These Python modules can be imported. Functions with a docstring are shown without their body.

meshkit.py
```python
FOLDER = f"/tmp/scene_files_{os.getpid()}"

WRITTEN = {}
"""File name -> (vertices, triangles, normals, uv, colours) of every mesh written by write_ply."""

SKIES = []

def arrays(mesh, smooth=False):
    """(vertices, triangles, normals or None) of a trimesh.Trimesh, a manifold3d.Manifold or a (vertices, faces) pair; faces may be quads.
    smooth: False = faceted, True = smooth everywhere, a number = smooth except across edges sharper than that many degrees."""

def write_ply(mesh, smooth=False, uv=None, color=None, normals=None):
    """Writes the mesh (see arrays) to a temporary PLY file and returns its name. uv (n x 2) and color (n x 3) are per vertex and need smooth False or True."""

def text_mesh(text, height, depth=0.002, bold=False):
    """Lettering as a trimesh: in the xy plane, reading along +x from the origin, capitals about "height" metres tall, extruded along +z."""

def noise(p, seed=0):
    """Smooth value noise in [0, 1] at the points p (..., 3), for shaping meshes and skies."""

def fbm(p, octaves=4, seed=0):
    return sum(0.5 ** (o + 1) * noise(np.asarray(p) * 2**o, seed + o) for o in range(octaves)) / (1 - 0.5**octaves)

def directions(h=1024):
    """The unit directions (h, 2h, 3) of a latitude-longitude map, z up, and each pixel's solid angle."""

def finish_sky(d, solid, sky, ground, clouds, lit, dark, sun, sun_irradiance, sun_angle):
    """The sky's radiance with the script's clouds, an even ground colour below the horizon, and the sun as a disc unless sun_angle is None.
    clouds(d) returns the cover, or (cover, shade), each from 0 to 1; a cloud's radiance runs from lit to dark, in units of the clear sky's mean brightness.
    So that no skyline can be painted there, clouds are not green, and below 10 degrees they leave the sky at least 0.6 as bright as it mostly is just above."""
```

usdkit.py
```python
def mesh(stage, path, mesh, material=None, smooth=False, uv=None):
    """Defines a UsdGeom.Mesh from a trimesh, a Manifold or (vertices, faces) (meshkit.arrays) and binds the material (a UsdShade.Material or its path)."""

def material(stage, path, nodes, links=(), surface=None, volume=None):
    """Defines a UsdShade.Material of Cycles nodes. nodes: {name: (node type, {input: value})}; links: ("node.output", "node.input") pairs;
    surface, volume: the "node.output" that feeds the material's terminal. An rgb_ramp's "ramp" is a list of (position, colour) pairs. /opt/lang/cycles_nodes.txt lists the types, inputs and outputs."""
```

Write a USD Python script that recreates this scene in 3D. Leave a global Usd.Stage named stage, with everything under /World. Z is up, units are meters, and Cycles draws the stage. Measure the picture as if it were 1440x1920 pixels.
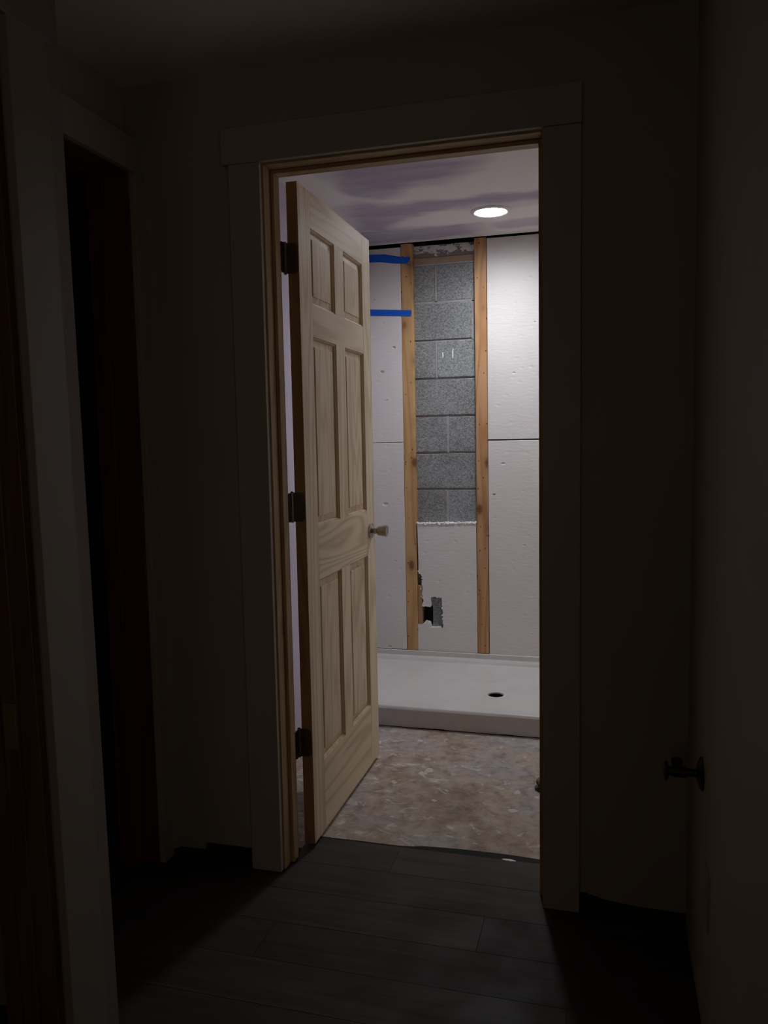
import math, random
import numpy as np, trimesh, manifold3d, usdkit, meshkit
from shapely.geometry import Polygon, box as sbox
from pxr import Usd, UsdGeom, UsdShade, Gf, Sdf, Vt

random.seed(7)
RNG = np.random.default_rng(7)
stage = Usd.Stage.CreateInMemory()
UsdGeom.SetStageUpAxis(stage, UsdGeom.Tokens.z)
UsdGeom.SetStageMetersPerUnit(stage, 1.0)
world = UsdGeom.Xform.Define(stage, '/World')
stage.SetDefaultPrim(world.GetPrim())
UsdGeom.Scope.Define(stage, '/World/Looks')

# ------------------------------------------------------------------ camera
CAM = np.array([0.9305, -2.1113, 1.2805]); YAW, PITCH, ROLL, FPX = -0.27307, -0.08991, -0.01938, 1501.4
cam = UsdGeom.Camera.Define(stage, '/World/camera')
cy_, sy_, cp_, sp_ = math.cos(YAW), math.sin(YAW), math.cos(PITCH), math.sin(PITCH)
fwd = np.array([sy_ * cp_, cy_ * cp_, sp_]); rt0 = np.array([cy_, -sy_, 0.0]); up0 = np.cross(rt0, fwd)
rt = rt0 * math.cos(ROLL) + up0 * math.sin(ROLL); upv = -rt0 * math.sin(ROLL) + up0 * math.cos(ROLL)
M = Gf.Matrix4d(*rt, 0, *upv, 0, *(-fwd), 0, *CAM, 1)
cam.AddTransformOp().Set(M)
cam.CreateHorizontalApertureAttr(24.0); cam.CreateVerticalApertureAttr(32.0)
cam.CreateFocalLengthAttr(24.0 * FPX / 1440.0)
cam.CreateClippingRangeAttr(Gf.Vec2f(0.02, 50))
EXPOSURE = 0.0
cam.CreateExposureAttr(EXPOSURE)
LAMP_STRENGTH = 240.0          # the one recessed downlight of the bathroom; added fill lights the hall

FILL_STRENGTH = 0.62                   # glow of two invented hall windows, added as unseen fill light

# ------------------------------------------------------------------ main measures (metres)
W, HC, WC = 0.7695, 2.0504, 0.0942       # clear width between casings, their height, casing width
JY = 0.1514                              # bathroom face of the dividing wall
AX, BX = -0.43, 1.134                    # recess wall and right wall of the hall
NX, NY = -0.10, -0.693                   # near corner of the hall's left wall
C1, C2 = 2.3083, 2.3361                  # ceilings
DY = 2.2101                              # face of foam and studs on the bathroom's back wall
LX, RX = -0.36, 1.20                     # bathroom side walls
FZ = -0.004                              # concrete level

# ------------------------------------------------------------------ helpers
_used = {}
def numbered(path):
    n = _used.get(path, 0); _used[path] = n + 1
    return path if n == 0 else f'{path}_{n:03d}'
def P(o):
    return str(o.GetPath())
def obj(name, mesh, mat, parent=None, smooth=False):
    base = P(parent) if parent is not None else '/World'
    return usdkit.mesh(stage, numbered(f'{base}/{name}'), mesh, mat, smooth=smooth).GetPrim()
def group_xf(name, parent=None):
    base = P(parent) if parent is not None else '/World'
    return UsdGeom.Xform.Define(stage, numbered(f'{base}/{name}')).GetPrim()
def tag(o, label=None, cat=None, group=None, kind=None):
    for k, v in (('label', label), ('category', cat), ('group', group), ('kind', kind)):
        if v: o.SetCustomDataByKey(k, v)
    return o
def bx(x0, x1, y0, y1, z0, z1, b=0.0):
    if b <= 0:
        m = trimesh.creation.box(extents=[x1 - x0, y1 - y0, z1 - z0]); m.apply_translation([(x0 + x1) / 2, (y0 + y1) / 2, (z0 + z1) / 2]); return m
    b = min(b, (x1 - x0) * .45, (y1 - y0) * .45, (z1 - z0) * .45)
    pts = []
    for sx in (0, 1):
        for sy in (0, 1):
            for sz in (0, 1):
                p = np.array([(x0, x1)[sx], (y0, y1)[sy], (z0, z1)[sz]]); s = np.array([1 - 2 * sx, 1 - 2 * sy, 1 - 2 * sz]) * b
                pts += [p + s * [0, 1, 1], p + s * [1, 0, 1], p + s * [1, 1, 0]]
    return trimesh.convex.convex_hull(np.array(pts))
def cat_(*ms):
    return trimesh.util.concatenate(list(ms))
def lean(m):
    """The near wall stands a little out of plumb."""
    v = m.vertices.copy(); v[:, 0] -= .0115 * v[:, 2]; m.vertices = v; return m
def extr(poly, y0, y1):
    """A shapely polygon drawn in (x, z), given depth from y0 to y1."""
    m = trimesh.creation.extrude_polygon(poly, y1 - y0, engine='earcut')
    v = m.vertices.copy(); m.vertices = np.c_[v[:, 0], y1 - v[:, 2], v[:, 1]]
    return m
def lathe(profile, n=40, axis='z', loc=(0, 0, 0)):
    """profile: (radius, height) pairs along +axis."""
    m = trimesh.creation.revolve(np.array(profile, float), sections=n)
    if axis == 'x': m.apply_transform(trimesh.transformations.rotation_matrix(math.pi / 2, [0, 1, 0]))
    if axis == '-x': m.apply_transform(trimesh.transformations.rotation_matrix(-math.pi / 2, [0, 1, 0]))
    if axis == 'y': m.apply_transform(trimesh.transformations.rotation_matrix(-math.pi / 2, [1, 0, 0]))
    if axis == '-z': m.apply_transform(trimesh.transformations.rotation_matrix(math.pi, [1, 0, 0]))
    m.apply_translation(loc)
    return m
def to_man(m):
    return manifold3d.Manifold(manifold3d.Mesh(vert_properties=np.asarray(m.vertices, np.float32), tri_verts=np.asarray(m.faces, np.uint32)))
def tint_primvar(prim, colors):
    UsdGeom.PrimvarsAPI(UsdGeom.Mesh(prim)).CreatePrimvar('tint', Sdf.ValueTypeNames.Color3fArray, 'vertex').Set(Vt.Vec3fArray.FromNumpy(np.asarray(colors, np.float32)))

# ------------------------------------------------------------------ materials
def look(name, nodes, links, surface='p.BSDF'):
    return usdkit.material(stage, f'/World/Looks/{name}', nodes, links, surface=surface)
def plain(name, col, rough=.5, metal=0., spec=.5, coat=0.):
    return look(name, {'p': ('principled_bsdf', {'base_color': col, 'roughness': rough, 'metallic': metal, 'specular_ior_level': spec, 'coat_weight': coat})}, [])
def painted(name, col, var=.06, scale=3., rough=.6, bump=.15, bscale=60., spec=.3):
    c = np.array(col)
    return look(name, {
        'g': ('geometry', {}), 'n': ('noise_texture', {'scale': scale, 'detail': 5.0, 'roughness': .6}),
        'r': ('rgb_ramp', {'ramp': [(0.25, tuple(c * (1 - var))), (0.75, tuple(np.minimum(c * (1 + var), 1)))]}),
        'n2': ('noise_texture', {'scale': bscale, 'detail': 3.0}), 'b': ('bump', {'strength': bump, 'distance': .002}),
        'p': ('principled_bsdf', {'roughness': rough, 'specular_ior_level': spec})},
        [('g.position', 'n.vector'), ('g.position', 'n2.vector'), ('n.fac', 'r.fac'), ('r.color', 'p.base_color'), ('n2.fac', 'b.height'), ('b.normal', 'p.normal')])
def pine(name, light, dark, axis='z', rings=28., shift=(0, 0, 0), knots=0., rough=.5, freq=5.0, knot_col=(.16, .055, .02)):
    a, l = freq, freq * .085
    sc = {'z': (a, a, l), 'y': (a, l, a), 'x': (l, a, a)}[axis]
    fs = {'z': (150, 150, 2.5), 'y': (150, 2.5, 150), 'x': (2.5, 150, 150)}[axis]
    ks = {'z': (11, 5, 6.5), 'y': (11, 5, 5), 'x': (5, 5, 11)}[axis]
    nodes = {
        'g': ('geometry', {}), 'm': ('mapping', {'scale': sc, 'location': shift}), 'n': ('noise_texture', {'scale': 1.0, 'detail': 2.0, 'roughness': .45, 'distortion': .35}),
        'k': ('math', {'math_type': 'multiply', 'value2': rings}), 's': ('math', {'math_type': 'sine'}),
        'h': ('math', {'math_type': 'multiply_add', 'value2': .5, 'value3': .5}), 'pw': ('math', {'math_type': 'power', 'value2': 2.2}),
        'm2': ('mapping', {'scale': fs}), 'n2': ('noise_texture', {'scale': 1.0, 'detail': 3.0}),
        'ad': ('math', {'math_type': 'multiply_add', 'value2': .75}), 'sub': ('math', {'math_type': 'multiply_add', 'value2': .7, 'value3': -.28}),
        'r': ('rgb_ramp', {'ramp': [(0.0, light), (1.0, dark)]}),
        'b': ('bump', {'strength': .12, 'distance': .0008}), 'p': ('principled_bsdf', {'roughness': rough, 'specular_ior_level': .35})}
    links = [('g.position', 'm.vector'), ('m.vector', 'n.vector'), ('n.fac', 'k.value1'), ('k.value', 's.value1'), ('s.value', 'h.value1'), ('h.value', 'pw.value1'),
             ('g.position', 'm2.vector'), ('m2.vector', 'n2.vector'), ('n2.fac', 'sub.value1'), ('pw.value', 'ad.value1'), ('sub.value', 'ad.value3'), ('ad.value', 'r.fac'),
             ('n2.fac', 'b.height'), ('b.normal', 'p.normal')]
    if knots > 0:
        nodes.update({'m3': ('mapping', {'scale': ks, 'location': (shift[0] + .37, shift[1] + .2, shift[2] * 1.7)}), 'v': ('voronoi_texture', {'scale': 1.0}), 'kr': ('rgb_ramp', {'ramp': [(0.0, (1, 1, 1)), (knots * .55, (.85, .85, .85)), (knots, (.25, .25, .25)), (knots * 2.2, (0, 0, 0))]}),
                      'm4': ('mapping', {'scale': tuple(3.1 * k for k in ks), 'location': shift}), 'v2': ('voronoi_texture', {'scale': 1.0}), 'kr2': ('rgb_ramp', {'ramp': [(0.0, (1, 1, 1)), (.085, (.9, .9, .9)), (.12, (0, 0, 0))]}),
                      'mx': ('mix_color', {'b': knot_col}), 'mx2': ('mix_color', {'b': tuple(.6 * k for k in knot_col)})})
        links += [('g.position', 'm3.vector'), ('m3.vector', 'v.vector'), ('v.distance', 'kr.fac'), ('r.color', 'mx.a'), ('kr.color', 'mx.fac'),
                  ('g.position', 'm4.vector'), ('m4.vector', 'v2.vector'), ('v2.distance', 'kr2.fac'), ('mx.result', 'mx2.a'), ('kr2.color', 'mx2.fac'), ('mx2.result', 'p.base_color')]
    else:
        links.append(('r.color', 'p.base_color'))
    return look(name, nodes, links)

PL, PD = (.88, .745, .545), (.67, .505, .315)
pine_stile = pine('pine_stile', PL, PD, 'z', rings=95, shift=(1.3, .4, 0))
pine_stile_b = pine('pine_stile_b', PL, PD, 'z', rings=80, shift=(5.1, 7.4, 2))
pine_rail = pine('pine_rail', PL, PD, 'y', rings=90, shift=(2.2, 3.0, .9))
pine_rail_b = pine('pine_rail_b', PL, (.64, .48, .295), 'y', rings=120, shift=(8.2, 1.0, 4.4), freq=5)
pine_panel = pine('pine_panel', (.85, .70, .505), (.65, .475, .30), 'z', rings=85, shift=(9.3, 2.2, 1), freq=7)
pine_panel_b = pine('pine_panel_b', (.84, .69, .50), (.64, .47, .295), 'z', rings=90, shift=(3.3, 6.2, 3), freq=6)
pine_mould = pine('pine_moulding', (.66, .50, .325), (.52, .37, .215), 'z', rings=60, shift=(3, 1, 8))
pine_jamb = pine('pine_jamb', (.50, .36, .19), (.37, .235, .105), 'z', rings=70, shift=(4, 2, 1), freq=9)
pine_jamb_x = pine('pine_jamb_head', (.50, .36, .19), (.37, .235, .105), 'x', rings=70, shift=(4, 2, 1), freq=9)
shaded_edge = pine('shaded_edge', (.45, .27, .125), (.34, .19, .08), 'z', rings=60, shift=(1, 2, 3))  # pine browned to carry the shade of the hinge edge
stud_look = pine('stud_pine', (.60, .365, .165), (.46, .25, .095), 'z', rings=60, shift=(0.2, 0, 5), knots=.23)
stud_look_b = pine('stud_pine_b', (.55, .31, .155), (.39, .185, .075), 'z', rings=65, shift=(2.7, 3, 1.3), knots=.24)
stud_edge = pine('stud_offcut', (.42, .25, .12), (.30, .16, .07), 'z', rings=18, shift=(6.7, 3, 2.3))
stained_jamb = pine('stained_jamb', (.17, .062, .028), (.11, .034, .015), 'z', rings=26, shift=(3.1, 2, 6), freq=9)
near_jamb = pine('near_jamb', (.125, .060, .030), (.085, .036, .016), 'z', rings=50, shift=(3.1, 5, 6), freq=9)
old_brass = plain('old_brass', (.17, .11, .05), .5)
stained_jamb_y = pine('stained_jamb_head', (.17, .062, .028), (.11, .034, .015), 'y', rings=26, shift=(3.1, 2, 6), freq=9)
trim_paint_dim = painted('trim_paint_dim', (.24, .21, .185), var=.03, scale=4, rough=.5, bump=.08, bscale=25)  # same white casing paint, darkened to offset added light near the camera
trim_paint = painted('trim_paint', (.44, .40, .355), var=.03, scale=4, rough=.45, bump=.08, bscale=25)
wall_paint_dim = painted('wall_paint_dim', (.225, .195, .17), var=.04, scale=2.2, rough=.7, bump=.2, bscale=90)  # same hall paint, dimmed to hold back light on the near stretch
wall_paint_lit = painted('wall_paint_lit', (.55, .49, .43), var=.04, scale=2.2, rough=.6, bump=.2, bscale=90)  # same hall paint, raised so recess and side wall look better lit
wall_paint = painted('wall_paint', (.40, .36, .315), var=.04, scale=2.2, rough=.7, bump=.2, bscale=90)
ceiling_paint = painted('ceiling_paint', (.76, .69, .63), var=.05, scale=1.4, rough=.8)
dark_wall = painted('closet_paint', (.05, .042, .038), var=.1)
purple_wall = painted('purple_drywall', (.60, .55, .66), var=.10, scale=2.0, rough=.75)
bath_paint = painted('bath_drywall', (.90, .83, .76), var=.04, scale=2.0, rough=.75)
acrylic = look('white_acrylic', {'g': ('geometry', {}), 'n': ('noise_texture', {'scale': 7.0, 'detail': 6.0, 'roughness': .7}), 'r': ('rgb_ramp', {'ramp': [(.3, (.63, .595, .57)), (.6, (.69, .655, .63))]}),
    'p': ('principled_bsdf', {'roughness': .38, 'specular_ior_level': .4})}, [('g.position', 'n.vector'), ('n.fac', 'r.fac'), ('r.color', 'p.base_color')])
nickel = plain('satin_nickel', (.38, .34, .29), .25, 1.0)
hinge_metal = plain('hinge_nickel', (.17, .15, .14), .34, 1.0)
chrome = plain('dull_chrome', (.07, .06, .055), .5, 1.0)
black_void = plain('black_void', (.012, .012, .012), .9, spec=.1)
dark_gap = plain('dark_gap', (.02, .018, .016), .9, spec=.1)
underlay = look('black_underlay', {'p': ('principled_bsdf', {'base_color': (.006, .006, .0065), 'roughness': .55, 'specular_ior_level': .12})}, [])
tape_blue = look('painter_tape', {'g': ('geometry', {}), 'm': ('mapping', {'scale': (30, 30, 220)}), 'n': ('noise_texture', {'scale': 1.0, 'detail': 3.0}), 'b': ('bump', {'strength': .25, 'distance': .001}),
    'p': ('principled_bsdf', {'base_color': (.008, .115, .62), 'roughness': .55, 'specular_ior_level': .3})}, [('g.position', 'm.vector'), ('m.vector', 'n.vector'), ('n.fac', 'b.height'), ('b.normal', 'p.normal')])
# a downlight lens: its prismatic cover sends less light out sideways than straight down
lamp_lens = look('lamp_lens', {'g': ('geometry', {}), 'd': ('vector_math', {'math_type': 'dot_product'}), 'ab': ('math', {'math_type': 'absolute'}), 'pw': ('math', {'math_type': 'power', 'value2': 1.1}), 'k': ('math', {'math_type': 'multiply', 'value2': LAMP_STRENGTH}),
    'e': ('emission', {'color': (.91, .96, 1.03)})}, [('g.normal', 'd.vector1'), ('g.incoming', 'd.vector2'), ('d.value', 'ab.value1'), ('ab.value', 'pw.value1'), ('pw.value', 'k.value1'), ('k.value', 'e.strength')], surface='e.emission')
fill_glow = look('fill_glow', {'e': ('emission', {'color': (1.0, .82, .62), 'strength': FILL_STRENGTH})}, [], surface='e.emission')  # panes of the invented windows, glowing only to brighten the hall
lamp_trim = plain('lamp_trim', (.72, .70, .72), .45)
tinted = look('jointed_drywall', {'a': ('attribute', {'attribute': 'tint'}), 'p': ('principled_bsdf', {'roughness': .8, 'specular_ior_level': .2})}, [('a.color', 'p.base_color')])

def foam_look(name, col, shift):
    return look(name, {
        'g': ('geometry', {}), 'm': ('mapping', {'scale': (22, 22, 95), 'location': shift}), 'n': ('noise_texture', {'scale': 1.0, 'detail': 4.0, 'roughness': .62}),
        'm2': ('mapping', {'scale': (13, 13, 17), 'location': shift}), 'v': ('voronoi_texture', {'scale': 1.0}), 'vr': ('rgb_ramp', {'ramp': [(0, (0, 0, 0)), (.12, (.75, .75, .75)), (.2, (1, 1, 1))]}),
        'w': ('math', {'math_type': 'multiply_add', 'value2': .7}), 'b': ('bump', {'strength': .55, 'distance': .0028}),
        'n3': ('noise_texture', {'scale': 4.0, 'detail': 4.0}), 'r': ('rgb_ramp', {'ramp': [(.3, tuple(np.array(col) * .95)), (.7, col)]}),
        'p': ('principled_bsdf', {'roughness': .7, 'specular_ior_level': .3})},
        [('g.position', 'm.vector'), ('m.vector', 'n.vector'), ('g.position', 'm2.vector'), ('m2.vector', 'v.vector'), ('v.distance', 'vr.fac'), ('n.fac', 'w.value1'), ('vr.color', 'w.value3'),
         ('w.value', 'b.height'), ('b.normal', 'p.normal'), ('g.position', 'n3.vector'), ('n3.fac', 'r.fac'), ('r.color', 'p.base_color')])
foam_a = foam_look('foam_white', (.77, .72, .69), (0, 0, 0))
foam_b = foam_look('foam_white_b', (.765, .715, .685), (4.1, 2, 7))
foam_torn = plain('foam_torn_edge', (.95, .94, .93), .8, spec=.2)

def block_look(name, lo, hi, shift):
    return look(name, {
        'g': ('geometry', {}), 'm': ('mapping', {'scale': (115, 115, 150), 'location': shift}), 'n': ('noise_texture', {'scale': 1.0, 'detail': 3.0, 'roughness': .6}), 'r': ('rgb_ramp', {'ramp': [(.28, lo), (.5, tuple((np.array(lo) + np.array(hi)) / 2)), (.72, hi)]}),
        'n2': ('noise_texture', {'scale': 5.0, 'detail': 4.0}), 'r2': ('rgb_ramp', {'ramp': [(.3, (.86, .85, .84)), (.7, (1.08, 1.08, 1.08))]}), 'mx': ('mix_color', {'blend_type': 'multiply', 'fac': 1.0}),
        'b': ('bump', {'strength': .7, 'distance': .004}), 'p': ('principled_bsdf', {'roughness': .9, 'specular_ior_level': .2})},
        [('g.position', 'm.vector'), ('m.vector', 'n.vector'), ('n.fac', 'r.fac'), ('g.position', 'n2.vector'), ('n2.fac', 'r2.fac'), ('r.color', 'mx.a'), ('r2.color', 'mx.b'), ('mx.result', 'p.base_color'), ('n.fac', 'b.height'), ('b.normal', 'p.normal')])
block_a = block_look('concrete_block', (.155, .168, .166), (.44, .462, .455), (0, 0, 0))
block_b = block_look('concrete_block_b', (.135, .138, .136), (.42, .428, .424), (3, 1, 2))
mortar_look = painted('mortar', (.40, .36, .345), var=.14, scale=30, rough=.9, bump=.4, bscale=220)
cap_look = look('old_parging', {
    'g': ('geometry', {}), 'm': ('mapping', {'scale': (24, 24, 36)}), 'n': ('noise_texture', {'scale': 1.0, 'detail': 5.0, 'roughness': .62, 'distortion': .5}),
    'xyz': ('separate_xyz', {}), 'mr': ('map_range', {'from_min': 2.258, 'from_max': 2.295, 'to_min': -.20, 'to_max': .07, 'clamp': True}), 'ad': ('math', {'math_type': 'add'}),
    'r': ('rgb_ramp', {'ramp': [(.50, (0, 0, 0)), (.55, (1, 1, 1))]}), 'mx': ('mix_color', {'a': (.24, .215, .19), 'b': (.80, .78, .75)}),
    'b': ('bump', {'strength': .5, 'distance': .003}), 'p': ('principled_bsdf', {'roughness': .9})},
    [('g.position', 'm.vector'), ('m.vector', 'n.vector'), ('g.position', 'xyz.vector'), ('xyz.z', 'mr.value'), ('mr.result', 'ad.value1'), ('n.fac', 'ad.value2'), ('ad.value', 'r.fac'), ('r.color', 'mx.fac'), ('mx.result', 'p.base_color'), ('ad.value', 'b.height'), ('b.normal', 'p.normal')])
sill_look = painted('stained_mortar', (.40, .275, .185), var=.15, scale=18, rough=.9, bump=.3, bscale=150)
concrete_look = look('bare_concrete', {
    'g': ('geometry', {}), 'n': ('noise_texture', {'scale': 2.6, 'detail': 8.0, 'roughness': .72, 'distortion': .25}),
    'r': ('rgb_ramp', {'ramp': [(.30, (.21, .165, .135)), (.43, (.37, .285, .22)), (.50, (.44, .36, .30)), (.58, (.385, .345, .335)), (.72, (.56, .50, .455))]}),
    'n5': ('noise_texture', {'scale': 16.0, 'detail': 6.0, 'roughness': .74, 'distortion': .3}), 'r5': ('rgb_ramp', {'ramp': [(.32, (.62, .58, .55)), (.5, (1, 1, 1)), (.68, (1.22, 1.22, 1.2))]}), 'm5': ('mix_color', {'blend_type': 'multiply', 'fac': 1.0, 'use_clamp': False}),
    'mp': ('mapping', {'scale': (1.0, 1.5, 1.0)}), 'n2': ('noise_texture', {'scale': 11.0, 'detail': 7.0, 'roughness': .72, 'distortion': 1.2}),
    'xyz': ('separate_xyz', {}), 'lm': ('map_range', {'from_min': .05, 'from_max': .6, 'to_min': .045, 'to_max': -.02, 'clamp': True}), 'la': ('math', {'math_type': 'add'}),
    'r2': ('rgb_ramp', {'ramp': [(.575, (0, 0, 0)), (.645, (.85, .85, .85))]}), 'mx': ('mix_color', {'b': (.68, .64, .60)}),
    'v': ('voronoi_texture', {'scale': 11.0, 'randomness': 1.0}), 'nw': ('noise_texture', {'scale': 40.0, 'detail': 3.0}), 'vw': ('math', {'math_type': 'multiply_add', 'value2': .42}), 'sep': ('separate_color', {}), 'va': ('math', {'math_type': 'multiply_add', 'value2': .30, 'value3': .125}), 'vl': ('math', {'math_type': 'less_than'}), 'vm': ('math', {'math_type': 'multiply', 'value2': .7}), 'mx2': ('mix_color', {'b': (.70, .67, .63)}),
    'n4': ('noise_texture', {'scale': 70.0, 'detail': 4.0}), 'b': ('bump', {'strength': .25, 'distance': .002}), 'p': ('principled_bsdf', {'roughness': .72, 'specular_ior_level': .3})},
    [('g.position', 'n.vector'), ('n.fac', 'r.fac'), ('g.position', 'n5.vector'), ('n5.fac', 'r5.fac'), ('r.color', 'm5.a'), ('r5.color', 'm5.b'), ('g.position', 'mp.vector'), ('mp.vector', 'n2.vector'),
     ('g.position', 'xyz.vector'), ('xyz.x', 'lm.value'), ('lm.result', 'la.value1'), ('n2.fac', 'la.value2'), ('la.value', 'r2.fac'), ('m5.result', 'mx.a'), ('r2.color', 'mx.fac'),
     ('g.position', 'v.vector'), ('g.position', 'nw.vector'), ('nw.fac', 'vw.value1'), ('v.distance', 'vw.value3'), ('v.color', 'sep.color'), ('sep.r', 'va.value1'), ('vw.value', 'vl.value1'), ('va.value', 'vl.value2'), ('vl.value', 'vm.value1'), ('mx.result', 'mx2.a'), ('vm.value', 'mx2.fac'), ('mx2.result', 'p.base_color'),
     ('g.position', 'n4.vector'), ('n4.fac', 'b.height'), ('b.normal', 'p.normal')])
def vinyl(name, col, shift):
    c = np.array(col)
    return look(name, {
        'g': ('geometry', {}), 'm': ('mapping', {'scale': (2.2, 26, 26), 'location': shift}), 'n': ('noise_texture', {'scale': 1.0, 'detail': 5.0, 'roughness': .6, 'distortion': .8}),
        'r': ('rgb_ramp', {'ramp': [(.3, tuple(c * .72)), (.7, tuple(c * 1.28))]}), 'n2': ('noise_texture', {'scale': 6.0, 'detail': 4.0}), 'r2': ('rgb_ramp', {'ramp': [(.35, (.50, .50, .50)), (.7, (.72, .72, .72))]}),
        'b': ('bump', {'strength': .12, 'distance': .001}), 'p': ('principled_bsdf', {'specular_ior_level': .15})},
        [('g.position', 'm.vector'), ('m.vector', 'n.vector'), ('n.fac', 'r.fac'), ('r.color', 'p.base_color'), ('g.position', 'n2.vector'), ('n2.fac', 'r2.fac'), ('r2.color', 'p.roughness'), ('n.fac', 'b.height'), ('b.normal', 'p.normal')])
vinyls = [vinyl('vinyl_plank', (.056, .047, .038), (0, 0, 0)), vinyl('vinyl_plank_b', (.048, .040, .033), (3, 7, 0)), vinyl('vinyl_plank_c', (.062, .052, .043), (9, 2, 0)), vinyl('vinyl_plank_d', (.052, .045, .038), (5, 4, 0))]

# ------------------------------------------------------------------ hall shell
ST = 'structure'
HY0 = -4.0
floor = tag(group_xf('floor'), 'dark grey vinyl plank floor of the unlit hall', kind=ST)
obj('subfloor', bx(AX, BX + .1, HY0, .22, -.06, -.0085), dark_gap, floor)
y1 = .229; k = 0; offs = [.31, -.12, .62, .08, .85, .40, -.20, .55, .2, .7, 0.0, .45]
while y1 > HY0 + .05:
    y0 = max(y1 - .1525, HY0)
    xlo, xhi = (-.008, W + .008) if y1 > JY - .01 else ((AX + .002, BX - .002) if y1 > NY + .15 else (NX + .002, BX - .002))
    if y1 > JY - .01: xlo, xhi = .006, W - .006
    xs = [xlo] + [t for t in (offs[k % 12] - 1.2, offs[k % 12]) if xlo + .1 < t < xhi - .1] + [xhi]
    for a, b in zip(xs[:-1], xs[1:]):
        g = .00025
        obj('plank', bx(a + g, b - g, y0 + g, y1 - g, -.008 + .0004 * random.random(), .0003 * random.random(), .0006), vinyls[random.randrange(4)], floor)
    y1 = y0; k += 1

ceiling = obj('ceiling', bx(-1.2, BX + .1, HY0, .018, C1, C1 + .03), ceiling_paint)
tag(ceiling, 'painted hall ceiling above the door wall', kind=ST)

# dividing wall with the bathroom doorway (drywall stops unevenly above the floor)
wm = tag(group_xf('wall_middle'), 'painted dividing wall around the open bathroom doorway', kind=ST)
o0, o1, oz = -.02, W + .02, HC + .015
left_cut = Polygon([(AX, C1), (AX, .02), (-.365, .02), (-.345, .030), (-.262, .032), (-.255, .055), (-.10, .055), (o0, .05), (o0, oz), (o1, oz), (o1, .05), (.88, .05), (.94, .036), (1.02, .03), (BX, .028), (BX, C1)])
obj('drywall', extr(left_cut, .018, .031), wall_paint, wm)
obj('drywall', extr(Polygon([(LX, C2), (LX, .01), (o0, .01), (o0, oz), (o1, oz), (o1, .01), (RX, .01), (RX, C2)]), .115, .128), bath_paint, wm)
obj('framing', cat_(bx(AX, o0, .0312, .1148, -.01, C2), bx(o1, RX, .0312, .1148, -.01, C2), bx(o0, o1, .0312, .1148, oz, C2)), dark_gap, wm)

WY0, WY1, WZ0, WZ1 = -2.62, -1.72, .55, 1.45
wr = obj('wall_right', cat_(bx(BX, BX + .1, WY1, .018, -.02, C1), bx(BX, BX + .1, HY0, WY0, -.02, C1), bx(BX, BX + .1, WY0, WY1, -.02, WZ0), bx(BX, BX + .1, WY0, WY1, WZ1, C1)), wall_paint_lit)
tag(wr, 'dim painted side wall of the hall that carries the valve', kind=ST)
wre = tag(group_xf('wall_rear'), 'painted wall with an added fill window closing the hall behind the viewer', kind=ST)
VX0, VX1, VZ0, VZ1 = .10, .90, 1.15, 2.0
obj('drywall', cat_(bx(NX - .05, VX0, HY0 - .1, HY0, -.02, C1), bx(VX1, BX, HY0 - .1, HY0, -.02, C1), bx(VX0, VX1, HY0 - .1, HY0, -.02, VZ0), bx(VX0, VX1, HY0 - .1, HY0, VZ1, C1)), wall_paint_lit, wre)
fill_side2 = tag(group_xf('fill_window_2'), 'added unseen fill window at the far end of the hall behind the viewer', kind=ST)  # invented window, adds weak fill to the door wall
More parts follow.
